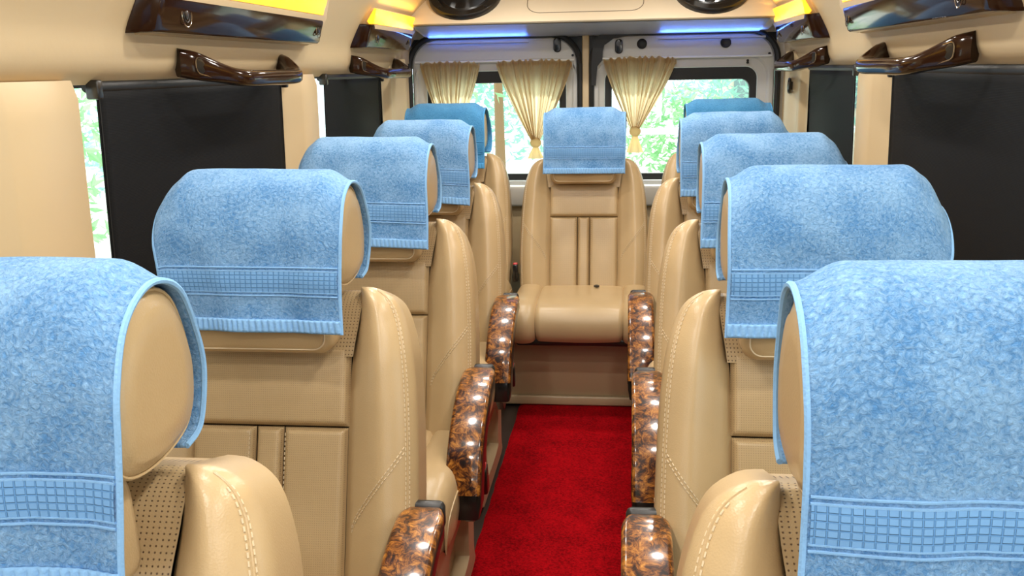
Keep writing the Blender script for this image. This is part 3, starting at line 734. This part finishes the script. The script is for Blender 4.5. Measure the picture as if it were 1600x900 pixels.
        # end cap at the rear and mounting arm
        mb = MB(); mb.box((sg*.292-.034, .050, .565), (sg*.292+.034, .074, .616), .010); M['rear_cap_'+nme] = mb.mesh('rear_cap', 'dark_steel')
        mb = MB(); mb.prism([(sg*.27, .06, .59), (sg*.27, .11, .57), (sg*.27, .09, .30), (sg*.27, -.12, .26), (sg*.27, -.20, .33), (sg*.27, -.05, .50)], (sg*.022, 0, 0)); M['arm_bracket_'+nme] = mb.mesh('arm_bracket', 'black_plastic', sharp=30)
    mb = MB(); mb.box((-.012, -.018, 0), (.012, .018, .075), .005); M['buckle'] = mb.mesh('buckle', 'black_plastic')
    mb = MB(); mb.box((-.009, -.014, .070), (.009, .014, .079), .003); M['buckle_button'] = mb.mesh('buckle_button', 'red_plastic')
    return M
SM = seat_meshes()
def seat(label, x, y, arm=None, rear=False, rz=0, dz=0):
    s = thing('passenger_seat', label, 'seat', (x, y, dz), 'beige leather passenger seats', (0, 0, rz))
    P = lambda n, k, par=s: ob(n, SM[k], par)
    bs = []
    for q in 'lr':
        b = P('bolster', 'bolster_'+q); stuff(P('stitching', 'stitching_'+q, b)); P('welt', 'welt_'+q, b)
    P('upper_panel', 'upper_panel')
    P('fluted_panel', 'flute_l'); P('fluted_panel', 'flute_c'); P('fluted_panel', 'flute_r')
    stuff(P('flute_stitching', 'flute_stitching'))
    P('collar', 'collar'); P('back_shell', 'back_shell')
    h = P('headrest', 'headrest'); [P('headrest_piping', 'headrest_piping_'+q, h) for q in 'lr']; stuff(P('headrest_stitching', 'headrest_stitching', h))
    p = P('headrest_pad', 'headrest_pad'); P('pad_piping', 'pad_piping', p)
    P('cushion', 'cushion'); P('seat_pan', 'seat_pan')
    for q in 'lr':
        b = P('cushion_bolster', 'cushion_bolster_'+q); P('cushion_piping', 'cushion_piping_'+q, b)
    if not rear:
        P('base_box', 'base_box')
        for q in 'lr': P('base_frame', 'base_frame_'+q)
    if arm:
        a = P('armrest', 'armrest_'+arm); P('wood_cap', 'wood_cap_'+arm, a); P('rear_cap', 'rear_cap_'+arm, a); P('arm_bracket', 'arm_bracket_'+arm)
        b = P('buckle', 'buckle'); b.location = (.322 if arm == 'r' else -.322, -.15, .36); b.rotation_euler = (.3, 0, 0); P('buckle_button', 'buckle_button', b)
    elif rear == 'buckles':
        for e in (-1, 1):
            b = P('buckle', 'buckle'); b.location = (e*.292, .02, .47); P('buckle_button', 'buckle_button', b)
    return s
ROWY = [.70, 1.495, 2.31, 3.12]
XLS, XRS = [-.455, -.487, -.505, -.528], [.464, .485, .508, .502]
ORD = ['nearest the camera', 'in the second row', 'in the third row', 'in the fourth row']
for i, y in enumerate(ROWY):
    st = seat(f'beige leather seat on the left side {ORD[i]}, wood-capped armrest on the aisle', XLS[i], y, 'r', dz=(-.001, .003, .002, .002)[i])
    if i == 1:   # this seat's belt buckle stands up beside its armrest
        for c in st.children:
            if c.name.startswith('buckle'): c.location = (.346, -.115, .475)
    seat(f'beige leather seat on the right side {ORD[i]}, wood-capped armrest on the aisle', XRS[i], y, 'l', dz=(0, .003, 0, .016)[i])
YB = 4.02; XM, XRL, XRR = -.018, -.608, .575
seat('beige leather middle seat of the rear row, facing down the aisle', XM, YB, None, 'buckles')
seat('beige leather left seat of the rear row, mostly hidden behind other seats', XRL, YB, None, True, dz=.025)
seat('beige leather right seat of the rear row, almost hidden behind other seats', XRR, YB, None, True, dz=.028)
# rear bench platform
t = thing('bench_platform', 'beige boxed platform under the rear row at the end of the carpet', 'seat base', (0, 3.80, 0))
mb = MB(); mb.box((-.91, .0, .0), (.91, .30, .292), .006); mb.build('riser_panel', 'seat_plastic', t)
mb = MB(); mb.box((-.91, -.022, .0), (.91, .004, .038), .006); mb.build('toe_strip', 'seat_plastic', t)
mb = MB(); mb.box((-.91, -.02, .268), (.91, .006, .294), .006); mb.build('top_rail', 'seat_plastic', t)
# small black button on the middle seat cushion
mb = MB(); mb.loft([[Vector((r*math.cos(2*PI*k/12), r*math.sin(2*PI*k/12)*1.2, z)) for k in range(12)] for r, z in ((.012, 0), (.012, .004), (.006, .007))])
tag(mb.build('seat_button', 'black_plastic', loc=(XM+.06, YB-.06, .466)), 'small black button lying on the middle rear seat cushion', 'button')

# ================================================================== TOWELS
def towel(label, x, y, w0, w1, front=.93, back=.99, mat='terry', seed=0, droop=0, dside=1, puff=.0, slant=0, dz=0):
    """w0,w1: lateral extent (local); front: hem height; droop: how far the outer corner sags; slant: front hem slope"""
    T = thing('headrest_towel', label, 'towel', (x, y, front+dz), 'blue headrest towels')
    base = catmull([(.178+puff, back, 0), (.212+puff, back+.012, 0), (.229+puff, back+.065, 0), (.222+puff*.7, 1.12, 0), (.194, 1.18, 0), (.138, 1.199, 0), (.084, 1.174, 0), (.056, 1.115, 0), (.046, 1.05, 0), (.042, .985, 0), (.036, front, 0)], 10)
    R, L = resample(base, 110); O = Vector((seed*3.1, seed*1.7, 0))
    def fn(a, v, off=0):   # v distance from the front hem upward
        t = max(0, min(1, 1-v/L)); k = t*110; i = min(109, int(k)); p = R[i].lerp(R[i+1], k-i); q = (R[i+1]-R[max(0, i-1)]).normalized()
        nn = Vector((-q.y, q.x)); 
        if nn.dot(Vector((p.x-.14, p.y-1.08))) < 0: nn = -nn
        X = lerp(w0, w1, a)
        hang = sst(.25, 0, v)      # free hanging front
        wob = (noise.noise(Vector((X*7, v*4, 0))+O)*.010 + noise.noise(Vector((X*22, v*10, 4))+O)*.0028)*(.30+.9*hang)
        wob += .005*hang*math.sin(X*34+seed)
        wob = max(wob, -.004)
        e = X-dside*.135
        over = max(0, dside*X-.130)         # part that sticks out beyond the pillow
        topness = sst(1.0, 1.18, p.y)
        sag = .020*sst(.72, 1, abs(X)/.164)*sst(1.04, 1.18, p.y) + (.050*sst(.154, .205, dside*X)*topness if droop else 0)
        xx = X - dside*(over*.25 + max(0, dside*X)*.09*hang if droop else 0)
        zz = p.y + nn.y*(wob+off) - sag - slant*(X/.15)*hang
        yy = p.x + nn.x*(wob+off) - sag*.10
        xx += .006*noise.noise(Vector((v*6, a*3, 9))+O)
        return Vector((xx, yy, zz-front))
    mb = MB(); mb.grid(56, 120, lambda a, b: fn(a, b*L), uv=lambda a, b: (lerp(w0, w1, a)+seed, b*L+seed*.37))
    c = mb.build('cloth', mat, T, sharp=180)
    m = c.modifiers.new('t', 'SOLIDIFY'); m.thickness = .005; m.offset = 0
    # woven band with two cords, ribbed hem, side edge binding
    mb = MB(); mb.grid(56, 8, lambda a, b: fn(.01+.98*a, .070+.036*b, .0042+.0012*math.sin(PI*b)), uv=lambda a, b: (lerp(w0, w1, a), .0+.0375*b)); mb.build('woven_band', mat+'_band', T)
    for v in (.064, .070, .106, .112):
        mb = MB(); mb.tube([fn(.008+.984*k/56, v, .0035) for k in range(57)], .0014, 5); mb.build('band_cord', mat+'_hem', T)
    mb = MB(); mb.grid(220, 6, lambda a, b: fn(a, .001+.022*b, .0040+.0018*math.sin(a*200)*math.sin(PI*b)**.5), uv=lambda a, b: (a, b)); h = mb.build('hem', mat+'_hem', T)
    m = h.modifiers.new('t', 'SOLIDIFY'); m.thickness = .003; m.offset = 0
    for a in (0, 1):
        mb = MB(); mb.tube([fn(a, L*k/110, 0) for k in range(111)], lambda t: .0034, 7); mb.build('edge_binding', mat+'_hem', T)
HW = .168
sideL = ['pale blue towel over the headrest at the left edge nearest the camera', 'light blue towel over the second-row left headrest, woven band low on its front',
         'blue towel over the third-row left headrest', 'blue towel over the fourth-row left headrest']
sideR = ['large pale blue towel over the headrest nearest the camera on the right', 'light blue towel over the second-row right headrest with a sagging outer corner',
         'blue towel over the third-row right headrest with a sagging outer corner', 'blue towel over the fourth-row right headrest in front of a backlit one']
FL = [.915, .933, .932, .935]; 
for i, y in enumerate(ROWY):
    towel(sideL[i], XLS[i], y, -.178, .165, FL[i], 1.0, 'terry', i+1, droop=.05, dside=-1, slant=(.0, .002, .006, .012)[i], dz=(-.001, .003, .002, .002)[i])
    towel(sideR[i], XRS[i], y, -.165, .198, FL[i], 1.0, 'terry', i+11, droop=.05, dside=1, dz=(0, .003, 0, .016)[i])
towel('blue towel over the middle headrest of the rear row', XM, YB, -.165, .175, .93, 1.0, 'terry', 21)
towel('blue towel, coloured dark as backlit, over the rear-row left headrest before the curtain', XRL, YB, -.17, .17, .93, .985, 'terry_deep', 22, puff=.03, dz=.025)
towel('blue towel, coloured dark as backlit, over the rear-row right headrest, only its top showing', XRR, YB, -.165, .18, .93, 1.0, 'terry_deep', 23, dz=.028)

# ================================================================== OUTSIDE
mb = MB(); mb.grid(4, 4, lambda a, b: (lerp(-25, 25, a), lerp(-12, 30, b), -.75)); struct(mb.build('ground', 'paving'))
def plant(name, label, cat, loc, h, r, nleaf, mat, seed, trunk='bark', lean=0, tr=.08, z0=None):
    t = thing(name, label, cat, loc, 'plants outside the van'); rs = random.Random(seed)
    cz = h*.62 if z0 is None else z0
    mb = MB(); mb.tube([(lean*k/6*h*.6, .05*math.sin(k), h*.75*k/6) for k in range(7)], lambda q: tr*(1-.6*q), 8); mb.build('trunk', trunk, t)
    mb = MB()
    for _ in range(nleaf*2):
        while True:
            p = Vector((rs.uniform(-1, 1), rs.uniform(-1, 1), rs.uniform(-1, 1)))
            if p.length < 1: break
        if noise.noise(p*2.3+Vector((seed, 0, 0))) < -.12: continue
        c = Vector((p.x*r + lean*h*.5, p.y*r, cz + p.z*h*.42)); s = rs.uniform(.05, .10)*(.5+r*.3)
        d = Vector((rs.gauss(0, 1), rs.gauss(0, 1), rs.gauss(0, .6))).normalized(); w = d.cross(Vector((rs.gauss(0, 1), rs.gauss(0, 1), 1))).normalized()
        n = d.cross(w)*s*.12
        mb.add([c-d*s, c-d*s*.1+w*s*.34+n, c+d*s, c-d*s*.1-w*s*.34+n], [(0, 1, 2), (0, 2, 3)])
    stuff(mb.build('foliage', mat, t, smooth=False))
plant('garden_tree', 'blurred green tree seen through the left rear window', 'tree', (-2.0, 12.0, -.75), 4.0, 1.7, 3600, 'leaf_teal', 3, lean=.12)
plant('garden_tree', 'slim orange-trunked tree behind the left rear window', 'tree', (-.95, 8.6, -.75), 4.4, 1.0, 900, 'leaf_green', 4, trunk='orange_bark', tr=.06, z0=3.4)
plant('garden_tree', 'pale green tree seen through the right rear window', 'tree', (1.9, 12.6, -.75), 4.3, 1.7, 3000, 'leaf_teal', 5, tr=.11)
plant('garden_shrub', 'bushy green shrub low behind the right rear window', 'shrub', (.75, 8.9, -.75), 1.9, .7, 1500, 'leaf_green', 6, tr=.04)
plant('garden_shrub', 'green shrub outside the gap beside the left front pillar', 'shrub', (-4.2, 5.6, -.75), 2.6, 1.2, 1500, 'leaf_green', 7, tr=.05)
plant('garden_shrub', 'green shrub outside the narrow gap in the rear left side window', 'shrub', (-4.2, 9.2, -.75), 2.6, 1.2, 1300, 'leaf_teal', 8, tr=.05)
plant('garden_shrub', 'green shrub outside the narrow gap in the right side window', 'shrub', (3.6, 8.6, -.75), 2.6, 1.1, 1300, 'leaf_teal', 9, tr=.05)
b = thing('garden_building', 'cream building with dark windows seen through the right rear window', 'building', (3.1, 16, -.75))
mb = MB(); mb.box((-1.6, 0, 0), (1.6, 2, 5)); mb.build('facade', 'building_cream', b, smooth=False)
for k in range(3):
    mb = MB(); mb.box((-1.2+k*.9, -.04, 1.4), (-.65+k*.9, .02, 2.7)); w = mb.build('window', 'building_dark', b, smooth=False)
r = thing('garden_railing', 'white horizontal railing outside the rear windows', 'railing', (1.3, 7.6, -.75))
for z in (1.62, 1.2):
    mb = MB(); mb.tube([(-1.2, 0, z), (1.6, 0, z)], .025, 8); mb.build('rail', 'rail_white', r)
for x in (-1.2, -.2, .7, 1.6):
    mb = MB(); mb.tube([(x, 0, 0), (x, 0, 1.64)], .03, 8); mb.build('post', 'rail_white', r)
f = thing('timber_trestle', 'dark slanted timber frame outside the left rear window', 'trestle', (-1.35, 7.4, -.75))
for a, c in (((-.28, 0, 0), (.0, 0, 1.95)), ((.32, 0, 0), (.0, 0, 1.95))):
    mb = MB(); mb.tube([a, c], .06, 6); mb.build('beam', 'building_dark', f)
